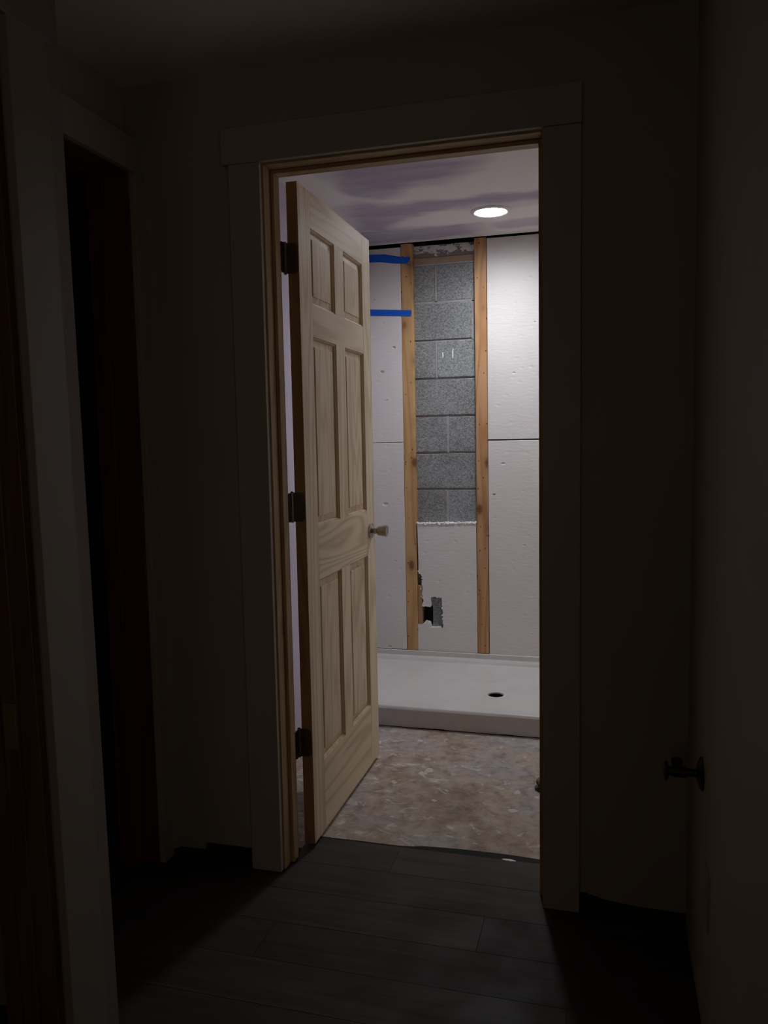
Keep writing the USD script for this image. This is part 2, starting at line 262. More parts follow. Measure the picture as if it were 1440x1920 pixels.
obj('frame', cat_(bx(VX0, VX0 + .04, HY0 - .08, HY0 - .02, VZ0, VZ1), bx(VX1 - .04, VX1, HY0 - .08, HY0 - .02, VZ0, VZ1), bx(VX0 + .04, VX1 - .04, HY0 - .08, HY0 - .02, VZ0, VZ0 + .04), bx(VX0 + .04, VX1 - .04, HY0 - .08, HY0 - .02, VZ1 - .04, VZ1)), trim_paint, fill_side2)
obj('fill_pane', bx(VX0 + .04, VX1 - .04, HY0 - .056, HY0 - .050, VZ0 + .04, VZ1 - .04), fill_glow, fill_side2)
fill_side = tag(group_xf('fill_window_1'), 'added unseen fill window in the hall side wall beside the viewer', kind=ST)  # invented window beside the camera, added to brighten the hall
def wx(x0, x1, y0, y1, z0, z1): return bx(BX + x0, BX + x1, y0, y1, z0, z1)
obj('frame', cat_(wx(.02, .07, WY0, WY0 + .04, WZ0, WZ1), wx(.02, .07, WY1 - .04, WY1, WZ0, WZ1), wx(.02, .07, WY0 + .04, WY1 - .04, WZ0, WZ0 + .04), wx(.02, .07, WY0 + .04, WY1 - .04, WZ1 - .04, WZ1), wx(.025, .065, (WY0 + WY1) / 2 - .02, (WY0 + WY1) / 2 + .02, WZ0 + .04, WZ1 - .04)), trim_paint, fill_side)
for ya, yb in ((WY0 + .04, (WY0 + WY1) / 2 - .02), ((WY0 + WY1) / 2 + .02, WY1 - .04)):
    obj('fill_pane', wx(.046, .052, ya, yb, WZ0 + .04, WZ1 - .04), fill_glow, fill_side)

# left side: a near stretch with a doorway, then a recess with the closet doorway
CY0, CY1 = -.60, -.040                   # closet opening
DN0, DN1 = -1.66, -.852                  # near doorway opening
wl = tag(group_xf('wall_left'), 'painted hall wall stepping back to the dark closet', kind=ST)
FX = -.387                               # proud frame, back of its casing
obj('drywall', cat_(bx(AX - .013, AX, CY1 + .015, .018, .02, C1), bx(AX - .013, AX, NY + .013, CY0 - .015, .02, C1), bx(AX - .013, AX, CY0 - .015, CY1 + .015, HC + .02, C1)), wall_paint_lit, wl)
obj('drywall', bx(AX - .013, NX - .030, NY, NY + .013, .01, C1), wall_paint, wl)
obj('drywall', lean(cat_(bx(NX - .013, NX, DN1 + .02, NY + .013, .01, C1), bx(NX - .013, NX, DN0 - .02, DN1 + .02, HC + .02, C1), bx(NX - .013, NX, HY0, DN0 - .02, .01, C1))), wall_paint_dim, wl)
obj('corner_bead', lean(cat_(bx(NX - .040, NX + .0012, NY - .03, NY + .0145, .012, C1 - .002, .001))), wall_paint_dim, wl)
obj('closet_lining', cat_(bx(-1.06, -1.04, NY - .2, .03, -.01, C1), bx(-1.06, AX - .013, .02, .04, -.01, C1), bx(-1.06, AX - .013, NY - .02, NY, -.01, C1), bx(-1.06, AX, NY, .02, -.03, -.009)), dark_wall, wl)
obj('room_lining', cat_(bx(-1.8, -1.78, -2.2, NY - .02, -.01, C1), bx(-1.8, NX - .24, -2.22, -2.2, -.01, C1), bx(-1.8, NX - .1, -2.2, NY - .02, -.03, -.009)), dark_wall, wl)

# ------------------------------------------------------------------ doorway trim
t1 = tag(group_xf('trim_1'), 'flat white casing and pine jamb of the bathroom doorway', kind=ST)
obj('side_casing', bx(-WC, 0, 0, .018, .0005, HC, .0012), trim_paint, t1)
obj('side_casing', bx(W, W + WC, 0, .018, .0005, HC - .0005, .0012), trim_paint, t1)
obj('head_casing', bx(-.114, W + .096, -.002, .018, HC + .0005, HC + .098, .0012), trim_paint, t1)
JE = .128
jx0, jx1, jz = .005, W - .005, HC - .005
obj('jamb', bx(jx0 - .019, jx0, .018, JE, .0005, jz + .019, .001), pine_jamb, t1)
obj('jamb', bx(jx1, jx1 + .019, .018, JE, .0005, jz + .019, .001), pine_jamb, t1)
obj('head_jamb', bx(jx0, jx1, .018, JE, jz, jz + .019, .001), pine_jamb_x, t1)
s0, s1, sth = .063, .100, .0105
obj('door_stop', bx(jx0, jx0 + sth, s0, s1, .001, jz, .0015), pine_jamb, t1)
obj('door_stop', bx(jx1 - sth, jx1, s0, s1, .001, jz, .0015), pine_jamb, t1)
obj('head_stop', bx(jx0 + sth, jx1 - sth, s0, s1, jz - sth, jz, .0015), pine_jamb_x, t1)
# closet frame, standing proud of the recess wall
t2 = tag(group_xf('trim_2'), 'white casing and reddish jamb of the dark closet', kind=ST)
obj('side_casing', bx(FX, FX + .019, CY1 + .005, .0175, .0005, HC, .0012), trim_paint, t2)
obj('side_casing', bx(FX, FX + .019, NY + .014, CY0 - .005, .0005, HC, .0012), trim_paint, t2)
obj('head_casing', bx(FX, FX + .019, NY + .014, .0175, HC + .0005, HC + .096, .0012), trim_paint, t2)
obj('jamb', bx(-.525, FX, CY1, CY1 + .019, -.008, HC + .012, .001), stained_jamb, t2)
obj('jamb', bx(-.525, FX, CY0 - .019, CY0, -.008, HC + .012, .001), stained_jamb, t2)
obj('head_jamb', bx(-.525, FX, CY0, CY1, HC - .005, HC + .014, .001), stained_jamb_y, t2)
obj('door_stop', bx(-.50, -.465, CY1 - .010, CY1, -.008, HC - .005, .001), stained_jamb, t2)
obj('head_stop', bx(-.50, -.465, CY0, CY1 - .010, HC - .015, HC - .005, .001), stained_jamb_y, t2)
obj('filler', cat_(bx(AX, FX, CY1 + .019, .0175, .0005, HC + .096), bx(AX, FX, NY + .014, CY0 - .019, .0005, HC + .096), bx(AX, FX, CY0 - .019, CY1 + .019, HC + .014, HC + .096)), wall_paint, t2)
# near doorway
t3 = tag(group_xf('trim_3'), 'white casing and brown jamb nearest the camera', kind=ST)
obj('side_casing', lean(bx(NX, NX + .018, DN1 + .008, NY - .046, .0005, HC, .0012)), trim_paint_dim, t3)
obj('side_casing', lean(bx(NX, NX + .018, DN0 - .10, DN0 - .005, .0005, HC, .0012)), trim_paint_dim, t3)
obj('head_casing', lean(bx(NX, NX + .018, DN0 - .12, NY - .03, HC + .0005, HC + .096, .0012)), trim_paint_dim, t3)
obj('jamb', lean(bx(NX - .135, NX - .012, DN1, DN1 + .019, -.008, HC + .012, .001)), near_jamb, t3)
obj('jamb', lean(bx(NX - .125, NX, DN0 - .019, DN0, -.008, HC + .012, .001)), stained_jamb, t3)
obj('head_jamb', lean(bx(NX - .125, NX, DN0, DN1, HC - .005, HC + .014, .001)), stained_jamb_y, t3)
obj('door_stop', lean(bx(NX - .085, NX - .05, DN1 - .010, DN1, -.008, HC - .005, .001)), near_jamb, t3)

obj('hinge_leaf', lean(bx(NX - .080, NX - .052, DN1 - .0125, DN1 - .0098, .70, .79, .0005)), old_brass, t3)

# ------------------------------------------------------------------ bathroom shell
bf = obj('floor', bx(LX - .02, RX + .02, .16, DY + .2, FZ - .05, FZ), concrete_look)
tag(bf, 'bare paint-flecked concrete floor of the bathroom', kind=ST)
tag(obj('wall_left', bx(LX - .1, LX, .128, DY + .038, -.03, C2), purple_wall), 'lavender drywall glimpsed through the hinge gap', kind=ST)
tag(obj('wall_right', bx(RX, RX + .1, .128, DY + .038, -.03, C2), bath_paint), 'drywall bathroom wall hidden past the doorway', kind=ST)

# ceiling: purple drywall with swept bands of pale joint compound, colours per vertex in plan
nx_, ny_ = 130, 170
gx, gy = np.meshgrid(np.linspace(LX, RX, nx_), np.linspace(.128, DY - .012, ny_), indexing='ij')
pt = np.stack([gx, gy, np.zeros_like(gx)], -1)
warp = (meshkit.fbm(pt * [3.5, 5, 1], 4, 3) - .5) * .22
wx = gx + (meshkit.fbm(pt * 4, 3, 8) - .5) * .16
yy = gy + warp
def blob(cx, cy, rx, ry, soft=.25):
    d = np.sqrt(((wx - cx) / rx) ** 2 + ((yy - cy) / ry) ** 2)
    return np.clip((1 + soft - d) / (2 * soft), 0, 1)
def band(c, h, soft=.035):
    return np.clip((h + soft - np.abs(yy - c)) / (2 * soft), 0, 1)
purple = np.maximum.reduce([blob(.13, 1.08, .30, .20), blob(-.02, 1.20, .16, .17) * .9, band(1.60, .10) * np.clip((wx + .22) / .12, 0, 1), blob(-.10, 1.70, .22, .26), band(2.02, .12) * np.clip((.40 - wx) / .2, 0, 1), blob(.62, 1.99, .3, .10) * .7, blob(.9, .6, .3, .15)])
purple *= 1 - .9 * blob(.10, 1.84, .22, .09)
streak = meshkit.fbm(pt * [4, 26, 1], 4, 21)
purple = np.clip(purple * (.72 + .42 * streak) + (streak - .55) * .12, 0, 1)[..., None]
ccol = np.array([.80, .745, .715]) * (1 - purple) + np.array([.43, .36, .44]) * purple
idx = np.arange(nx_ * ny_).reshape(nx_, ny_)
q = np.stack([idx[:-1, :-1], idx[:-1, 1:], idx[1:, 1:], idx[1:, :-1]], -1).reshape(-1, 4)
cv = np.c_[gx.ravel(), gy.ravel(), np.full(gx.size, C2)]
ring = np.r_[idx[:, 0], idx[-1, 1:], idx[-2::-1, -1], idx[0, -2:0:-1]]
top = np.arange(nx_ * ny_, nx_ * ny_ + len(ring))
tv = cv[ring] + [0, 0, .013]
sk = np.array([[ring[i], top[i], top[(i + 1) % len(ring)], ring[(i + 1) % len(ring)]] for i in range(len(ring))])
bc = obj('ceiling', (np.r_[cv, tv], np.r_[q, sk]), tinted)
tint_primvar(bc, np.r_[ccol.reshape(-1, 3), ccol.reshape(-1, 3)[ring]])
tag(bc, 'purple drywall ceiling smeared with pale joint compound', kind=ST)

# back wall: concrete blocks in mortar
wb = tag(group_xf('wall_back'), 'grey concrete block wall behind studs and foam', kind=ST)
BY = DY + .038                            # face of the blocks
zj = [2.223, 2.021, 1.815, 1.609, 1.405, 1.203, 1.0015, .799, .596, .393, .190]
jw = .0052
joints = {0: (.026, -.38, .43, -.785, .84), 1: (-.178, .228), 2: (.024, -.38, .43, -.785, .84), 3: (-.178, .262), 4: (.084, -.32, .49), 5: (-.135, .292), 6: (.078, -.328, .484), 7: (-.135, .27), 8: (.08, -.326, .484), 9: (-.120, .28), 10: (.082, -.33, .488)}
for r in range(len(zj)):
    z1, z0 = zj[r] - jw, (zj[r + 1] if r + 1 < len(zj) else -.01) + jw
    js = sorted(j for j in joints[r] if LX < j < RX)
    js += [j + .406 for j in js[-1:] if j + .406 < RX]
    ed = [LX - .05] + js + [RX + .05]
    for a, b in zip(ed[:-1], ed[1:]):
        pr = RNG.uniform(-.0012, .0012)
        m = bx(a + jw, b - jw, BY + pr, BY + .19, z0, z1, .0025)
        if r == 8 or r == 9:              # a hole was knocked through behind the torn foam
            if a < -.04 < b:
                m = (to_man(m) - to_man(bx(-.080, -.014, BY - .02, BY + .15, .235, .345)))
        obj('block', m, (block_a, block_b)[RNG.integers(2)], wb)
obj('mortar', bx(LX - .05, RX + .05, BY + .0035, BY + .18, -.01, 2.228) if False else cat_(*[bx(LX - .05, RX + .05, BY + (.0028 if i < 2 else .0085), BY + .03, z - jw - .001, z + jw + .001) for i, z in enumerate(zj)],
    *[bx(j - jw - .001, j + jw + .001, BY + .0028, BY + .02, (zj[r + 1] if r + 1 < len(zj) else 0), zj[r]) for r in joints for j in joints[r] if LX < j < RX]), mortar_look, wb)
obj('mortar_fillet', cat_(bx(-.094, .243, BY - .0016, BY + .01, zj[0] - .0045, zj[0] + .0055, .002), bx(.021, .031, BY - .0008, BY + .01, zj[1] + .004, zj[0] - .004, .002), bx(.019, .029, BY - .0008, BY + .01, zj[3] + .004, zj[2] - .004, .002)), mortar_look, wb)
obj('sill_course', bx(LX - .05, RX + .05, BY + .001, BY + .19, zj[0] + .004, 2.262, .003), sill_look, wb)
obj('parging', bx(LX - .05, RX + .05, BY + .004, BY + .19, 2.262, 2.3275, .003), cap_look, wb)
for (cx_, cz_, hh) in ((.0605, 1.735, .017), (.116, 1.739, .028)):
    cm = trimesh.creation.icosphere(subdivisions=2, radius=1.0); cm.apply_scale([.0032, .0011, hh]); v = cm.vertices.copy(); v[:, 0] += (meshkit.noise(v * 90 + 5) - .5) * .004; cm.vertices = v; cm.apply_translation([cx_, BY - .0006, cz_])
    obj('chalk_mark', cm, foam_torn, wb)
obj('backing', cat_(bx(LX - .05, RX + .05, BY + .19, BY + .21, -.05, C2 + .1), bx(LX - .05, RX + .05, DY + .06, BY + .2, C2 + .05, C2 + .07)), black_void, wb)

# ------------------------------------------------------------------ studs, foam, tape on the back wall
STZ0 = .094
def stud(name, xa, xb, mat, label, seed):
    n = 26; zs = np.linspace(STZ0, C2 - .003, n); r = np.random.default_rng(seed)
    wob = np.cumsum(r.normal(0, .0005, n)); wob -= np.linspace(0, wob[-1], n)
    v, f = [], []
    for z, w in zip(zs, wob):
        e = .0025
        for dx, dy in ((xa, DY + e), (xa + e, DY - .0005), (xb - e, DY - .0005), (xb, DY + e), (xb, BY - .0005), (xa, BY - .0005)):
            v.append((dx + w, dy, z))
    for i in range(n - 1):
        for j in range(6):
            a, b = i * 6 + j, i * 6 + (j + 1) % 6
            f += [(a, b, b + 6), (a, b + 6, a + 6)]
    for j in range(1, 5):
        f.append((0, j + 1, j)); b = (n - 1) * 6; f.append((b, b + j, b + j + 1))
    o = obj(name, (np.array(v), np.array(f)), mat)
    return tag(o, label, 'stud')
stud('wall_stud', -.1585, -.0940, stud_look, 'knotty wooden stud with blue tape ends stuck across it', 3)
stud('wall_stud', .2435, .3075, stud_look_b, 'reddish knotty wooden stud beside the bright foam sheet', 5)
tag(obj('wood_offcut', bx(-.0932, -.0675, DY + .004, BY - .001, .245, .463, .002), stud_edge), 'short brown wood offcut exposed in the torn foam notch', 'offcut')

nl = cat_(lathe([(0, 0), (.0012, 0), (.0012, .028), (0, .028)], 10, 'y', (0, 0, 0)), lathe([(0, .028), (.0036, .028), (.0036, .0296), (0, .0296)], 14, 'y', (0, 0, 0)))
nl.apply_transform(trimesh.transformations.rotation_matrix(math.radians(158), [0, 0, 1])); nl.apply_translation([.3155, DY + .006, .752])
tag(obj('nail', nl, hinge_metal, smooth=30), 'small dark nail poking out beside the reddish stud', 'nail')

def jag(a, b, n, amp, seed):
    r = np.random.default_rng(seed); t = np.linspace(0, 1, n)[1:-1]; d = np.array(b) - np.array(a); nrm = np.array([-d[1], d[0]]) / np.hypot(*d)
    return [tuple(a)] + [tuple(np.array(a) + d * (s + r.uniform(-.3, .3) / n) + nrm * r.normal(0, amp)) for s in t] + [tuple(b)]
def dented(poly_or_box, dents, name, mat, label):
    """A foam sheet as a fine solid, its face pressed in at a few dents."""
    x0, x1, z0, z1 = poly_or_box
    m = bx(x0, x1, DY, BY - .001, z0, z1, .0015)
    for (dx, dz, r, d) in dents:
        t = trimesh.creation.icosphere(subdivisions=2, radius=1.0); t.apply_scale([r * 1.5, d, r]); t.apply_translation([dx, DY, dz])
        m = to_man(m) - to_man(t) if not isinstance(m, manifold3d.Manifold) else m - to_man(t)
    o = obj(name, m, mat)
    return tag(o, label, 'foam board', 'foam insulation boards on the block wall')
dented((LX + .001, -.1600, 1.2660, 2.3195), [(-.205, 1.785, .008, .008), (-.275, 1.655, .009, .010), (-.25, 1.50, .005, .004), (-.315, 2.05, .006, .004)], 'foam_board', foam_a, 'white foam board with blue tape, above the seam by the door')
dented((LX + .001, -.1600, .094, 1.2635), [(-.26, .105, .009, .005), (-.27, .92, .012, .004), (-.22, .60, .006, .003)], 'foam_board', foam_b, 'lower white foam board between the door edge and taped stud')
dented((.3100, RX - .001, 1.2715, 2.3275), [(.56, 1.88, .004, .004), (.45, 1.62, .007, .003)], 'foam_board', foam_b, 'brightly lit upper foam board under the ceiling light')
dented((.3100, RX - .001, .090, 1.2642), [(.39, 1.14, .008, .003), (.34, .975, .006, .010), (.50, .70, .006, .003)], 'foam_board', foam_a, 'plain white foam board below the dark seam, over the drain')
fp = jag((-.0895, .811), (.2405, .819), 60, .0022, 1)
fp += [(.2425, .092), (-.0935, .092), (-.0935, .243)]
fp += jag((-.062, .243), (-.050, .262), 6, .003, 9) + jag((-.044, .262), (-.024, .252), 5, .002, 10) + [(-.022, .235)] + jag((-.020, .226), (.049, .226), 12, .0030, 4) + jag((.049, .232), (.044, .395), 18, .0030, 5)
fp += jag((.042, .399), (-.015, .401), 10, .0030, 6) + jag((-.018, .392), (-.017, .350), 6, .0015, 8) + jag((-.020, .343), (-.0635, .344), 9, .0018, 11)
fp += jag((-.0635, .349), (-.0655, .455), 14, .0030, 12) + [(-.0675, .466), (-.0715, .474), (-.066, .480), (-.0705, .492), (-.0615, .497), (-.0665, .512), (-.078, .530), (-.0935, .5435), (-.0865, .552), (-.0858, .60)]
fpoly = Polygon(fp).buffer(0)
if fpoly.geom_type != 'Polygon': fpoly = max(fpoly.geoms, key=lambda g: g.area)
fm = extr(fpoly, DY + .002, BY - .001)
ft = tag(group_xf('foam_board'), 'torn foam board with a ragged top and a cut-out hole', 'foam board', 'foam insulation boards on the block wall')
obj('board', fm, foam_a, ft)
crumbs = []
for x in np.arange(-.088, .240, .0035):
    c = trimesh.creation.icosphere(subdivisions=1, radius=RNG.uniform(.0035, .0075)); c.apply_scale([1.2, .8, .8])
    c.apply_translation([x + RNG.uniform(-.002, .002), DY - .0005 + RNG.uniform(0, .006), .8125 + (x + .09) / .33 * .007 + RNG.normal(0, .0030)]); crumbs.append(c)
for (x, z) in [(-.068, .35), (-.069, .40), (-.071, .445), (-.017, .37), (.0, .226), (.025, .227), (.047, .30), (-.035, .262), (-.055, .255), (.046, .34), (-.08, .532), (-.066, .505)]:
    for _ in range(3):
        c = trimesh.creation.icosphere(subdivisions=1, radius=RNG.uniform(.0016, .0030)); c.apply_translation([x + RNG.normal(0, .003), DY + .003, z + RNG.normal(0, .004)]); crumbs.append(c)
tag(obj('torn_edge', cat_(*crumbs), foam_torn, ft), 'bright crumbly torn foam edge', kind='stuff')

def tape(pts, label, lift):
    """A strip of tape: outline in (x, z), 0.6 mm proud of foam and stud, its loose end slightly curled."""
    poly = Polygon(pts); x0, z0, x1, z1 = poly.bounds
    m = extr(poly, DY - .0016, DY - .0009).subdivide().subdivide().subdivide()
    v = m.vertices.copy(); e = np.clip((v[:, 0] - (x1 - .055)) / .055, 0, 1)
    v[:, 1] -= e ** 2 * lift + (meshkit.noise(v * [70, 1, 160]) - .3).clip(0) * .0012
    m.vertices = v
    return tag(obj('tape_strip', m, tape_blue), label, 'tape', 'blue tape strips across foam and stud')
tape([(LX + .003, 2.292), (-.25, 2.288), (-.16, 2.268), (-.102, 2.261), (-.1065, 2.247), (-.122, 2.228), (-.2, 2.236), (-.27, 2.248), (LX + .003, 2.252)], 'higher strip of blue painter tape with a slanted loose end', .006)
tape([(LX + .003, 1.9995), (-.103, 1.980), (-.1015, 1.965), (-.106, 1.9475), (LX + .003, 1.9645)], 'lower straight strip of blue painter tape on the foam', .002)

# ------------------------------------------------------------------ shower pan
PX0, PX1, PY0, PY1 = LX + .002, RX - .002, 1.262, DY - .001
nx2, ny2 = 70, 80
gx, gy = np.meshgrid(np.linspace(PX0, PX1, nx2), np.concatenate([np.linspace(PY0 + .0, PY0 + .03, 14), np.linspace(PY0 + .035, PY1 - .09, 40), np.linspace(PY1 - .088, PY1, 26)]), indexing='ij')
ny2 = gx.shape[1]
DRX, DRY = .430, 1.565
def sstep(a, b, x):
    t = np.clip((x - a) / (b - a), 0, 1); return t * t * (3 - 2 * t)
basin = .081 - .033 * sstep(.12, .74, gy - PY0)
front = sstep(0, .13, gy - PY0)
hz = .0905 * (1 - front) + basin * front
hz = hz - .012 * np.clip(1 - (gy - PY0) / .012, 0, 1) ** 2          # rounded front nose
ledge = sstep(PY1 - .066, PY1 - .052, gy)
hz = hz * (1 - ledge) + .066 * ledge + ledge * 0
idx = np.arange(nx2 * ny2).reshape(nx2, ny2)
qt = np.stack([idx[:-1, :-1], idx[1:, :-1], idx[1:, 1:], idx[:-1, 1:]], -1).reshape(-1, 4)
qb = (qt + nx2 * ny2)[:, ::-1]
ring = np.r_[idx[:, 0], idx[-1, 1:], idx[-2::-1, -1], idx[0, -2:0:-1]]
nv = nx2 * ny2
sk = np.array([[ring[(i + 1) % len(ring)], ring[i], ring[i] + nv, ring[(i + 1) % len(ring)] + nv] for i in range(len(ring))])
pv = np.r_[np.c_[gx.ravel(), gy.ravel(), hz.ravel()], np.c_[gx.ravel(), gy.ravel(), np.full(gx.size, FZ + .004)]]
pan_t = trimesh.Trimesh(pv, np.r_[qt, qb, sk][:, [0, 1, 2, 0, 2, 3]].reshape(-1, 3), process=False)
if pan_t.volume < 0: pan_t.invert()
drain_z = float(.081 - .033 * sstep(.12, .74, DRY - PY0)) - .001
pm = to_man(pan_t) - to_man(lathe([(0, -.06), (.044, -.06), (.044, .03), (0, .03)], 48, loc=(DRX, DRY, drain_z)))
sp = tag(group_xf('shower_pan'), 'white acrylic shower base against the unfinished wall', 'shower pan')
obj('basin', pm, acrylic, sp, smooth=25)
obj('tiling_flange', bx(PX0, PX1, PY1 - .012, PY1, .060, .0925, .0015), acrylic, sp)
obj('drain_ring', lathe([(.036, -.004), (.036, .0008), (.038, .0035), (.046, .0042), (.052, .0032), (.0535, .0008), (.0535, -.001), (.0435, -.001), (.0435, -.004), (.036, -.004)], 56, loc=(DRX, DRY, drain_z)), acrylic, sp, smooth=35)
obj('drain_hole', lathe([(0, -.059), (.0438, -.059), (.0438, -.0042), (.0362, -.0042), (.0358, -.006), (.0358, -.057), (0, -.057)], 40, loc=(DRX, DRY, drain_z)), black_void, sp)
obj('sealant_line', cat_(*[bx(x, x + .052, PY0 + .002 + RNG.uniform(-.003, .001), PY0 + .02, FZ, FZ + .0042 + RNG.uniform(0, .002)) for x in np.arange(PX0, PX1 - .05, .05)]), dark_gap, sp)

# ------------------------------------------------------------------ recessed light
LXY = (.398, 1.742)
rl = tag(group_xf('recessed_light'), 'round glowing recessed light in the bathroom ceiling', 'ceiling light')
obj('trim_ring', lathe([(.0745, -.001), (.0745, .006), (.080, .0085), (.090, .0065), (.0945, .002), (.095, -.001), (.0745, -.001)], 64, '-z', (LXY[0], LXY[1], C2)), lamp_trim, rl, smooth=35)
lens = trimesh.creation.cylinder(radius=.0746, height=.004, sections=64); lens.apply_translation([LXY[0], LXY[1], C2 - .0040])
obj('lens', lens, lamp_lens, rl)

# ------------------------------------------------------------------ six-panel door, built closed-frame (u, v, z) and swung open
TH = 1.5743; ZB = .0124; DW, DH, DT = .7503, 2.030, .0349
ct, st_ = math.cos(TH), math.sin(TH)
def door_place(m):
    v = m.vertices.copy(); X = .003 + v[:, 0]; Y = -.007 - DT * 1.0 + v[:, 1]      # local: u, depth from hall face (0) to bath face (DT), z
    m = trimesh.Trimesh(np.c_[.0052 + X * ct - Y * st_, JY + .007 + X * st_ + Y * ct, ZB + v[:, 2]], m.faces, process=False)
    return m
door = tag(group_xf('door_1'), 'unfinished pine six-panel door standing open', kind=ST)
U = (.1045, .3285, .4235, .6470)          # panel columns
Zp = [(.2330, .8270), (.9990, 1.5920), (1.6910, 1.9210)]
def dpart(name, m, mat, parent=None, smooth=False, label=None):
    o = obj(name, door_place(m), mat, parent or door, smooth)
    if label: o.SetCustomDataByKey('label', label)
    return o
dpart('stile', bx(.0012, U[0], 0, DT, 0, DH, .0008), pine_stile)
dpart('edge_shade', bx(0, .0011, .0006, DT - .0006, .0005, DH - .0005, .0003), shaded_edge, label='hinge-side edge with shade painted in brown')  # thin strip with the hinge edge's shade put into its colour
dpart('stile', bx(U[3], DW, 0, DT, 0, DH, .0012), pine_stile_b)
for i, (z0, z1) in enumerate([(0, Zp[0][0]), (Zp[0][1], Zp[1][0]), (Zp[1][1], Zp[2][0]), (Zp[2][1], DH)]):
    dpart('rail', bx(U[0] + .0001, U[3] - .0001, 0, DT, z0, z1, .0002), (pine_rail, pine_rail_b, pine_rail, pine_rail)[i])
for z0, z1 in Zp:
    dpart('mullion', bx(U[1], U[2], 0, DT, z0 + .0001, z1 - .0001, .0002), pine_stile_b)
def ringloft(u0, u1, z0, z1, prof, flip=False, close=True):
    """Mitred frame sections: prof is (inset, depth) pairs from the opening's edge inwards."""
    v, f = [], []
    for d, y in prof:
        yy_ = DT - y if flip else y
        v += [(u0 + d, yy_, z0 + d), (u1 - d, yy_, z0 + d), (u1 - d, yy_, z1 - d), (u0 + d, yy_, z1 - d)]
    for i in range(len(prof) - 1):
        for j in range(4):
            a, b = i * 4 + j, i * 4 + (j + 1) % 4
            f += [(a, b, b + 4), (a, b + 4, a + 4)]
    if close:
        b = (len(prof) - 1) * 4; f += [(b, b + 1, b + 2), (b, b + 2, b + 3)]
    f = np.array(f)
    return trimesh.Trimesh(np.array(v), f[:, ::-1] if flip else f, process=False)
mould_prof = [(-.0002, .0002), (.0012, .0010), (.0018, .0034), (.0030, .0038), (.0052, .0052), (.0068, .0078), (.0076, .0112), (.0095, .0118)]
panel_prof = [(.0070, .0122), (.0085, .0118), (.0100, .0112), (.0285, .0094), (.0292, .0062), (.0305, .0057)]
k = 0
for (z0, z1) in Zp:
    for (u0, u1) in ((U[0], U[1]), (U[2], U[3])):
        a = ringloft(u0, u1, z0, z1, mould_prof, False, False); b = ringloft(u0, u1, z0, z1, mould_prof, True, False)
        c = ringloft(u0, u1, z0, z1, panel_prof, False); d = ringloft(u0, u1, z0, z1, panel_prof, True)
        pn = dpart('raised_panel', cat_(c, d), (pine_panel, pine_panel_b)[k % 2]); k += 1
        dpart('panel_moulding', cat_(a, b), pine_mould)
# hinges on the pin line between jamb and door edge
PXN, PYN = .0052, JY + .007
for zc in (1.822, 1.081, .341):
    h = group_xf('hinge', door); h.SetCustomDataByKey('label', 'dark metal butt hinge')
    kz = np.linspace(zc - .0445, zc + .0445, 6)
    kn = [lathe([(0, 0), (.0052, 0), (.0058, .0006), (.0058, kz[1] - kz[0] - .0012), (.0052, kz[1] - kz[0] - .0004), (0, kz[1] - kz[0] - .0004)], 20, loc=(PXN, PYN, kz[i])) for i in range(5)]
    obj('knuckle', cat_(*kn), nickel, h, smooth=35)
    obj('pin', cat_(lathe([(0, -.0035), (.0035, -.0025), (.0046, 0), (0, 0)], 18, loc=(PXN, PYN, kz[0])), lathe([(0, 0), (.0052, 0), (.0052, .002), (.003, .0035), (0, .004)], 18, loc=(PXN, PYN, kz[5]))), hinge_metal, h, smooth=35)
    def leaf(wd, ex):
        c = .014; s = sbox(0, zc - .0445, wd, zc + .0445); s = Polygon([(0, zc - .0445), (wd - c, zc - .0445)] + [(wd - c + c * math.sin(t), zc - .0445 + c - c * math.cos(t)) for t in np.linspace(.2, 1.5, 5)] + [(wd - c + c * math.cos(t), zc + .0445 - c + c * math.sin(t)) for t in np.linspace(0.05, 1.5, 5)] + [(0, zc + .0445)])
        return trimesh.creation.extrude_polygon(s, .0022, engine='earcut')
    # jamb leaf lies on the jamb (plane x = jamb face), door leaf on the door's hinge edge
    m = leaf(.036, 0); v = m.vertices.copy(); m.vertices = np.c_[.0040 + v[:, 2], PYN - .002 - v[:, 0], v[:, 1]]; obj('jamb_leaf', m, hinge_metal, h)
    m = leaf(.036, 0); v = m.vertices.copy(); m.vertices = np.c_[PXN + .003 + v[:, 0], PYN + .0012 + v[:, 2], v[:, 1]]; obj('door_leaf', m, hinge_metal, h)
    sc = [lathe([(0, 0), (.0038, 0), (.0030, .0009), (0, .0011)], 14, 'y', (0, 0, 0)) for _ in range(3)]
    for s_, (dx, dz) in zip(sc, ((.020, .030), (.028, 0), (.020, -.030))):
        s_.apply_transform(trimesh.transformations.rotation_matrix(math.pi, [0, 0, 1])); s_.apply_translation([PXN + .003 + dx, PYN + .0014, zc + dz])
    obj('screw', cat_(*sc), hinge_metal, h, smooth=35)
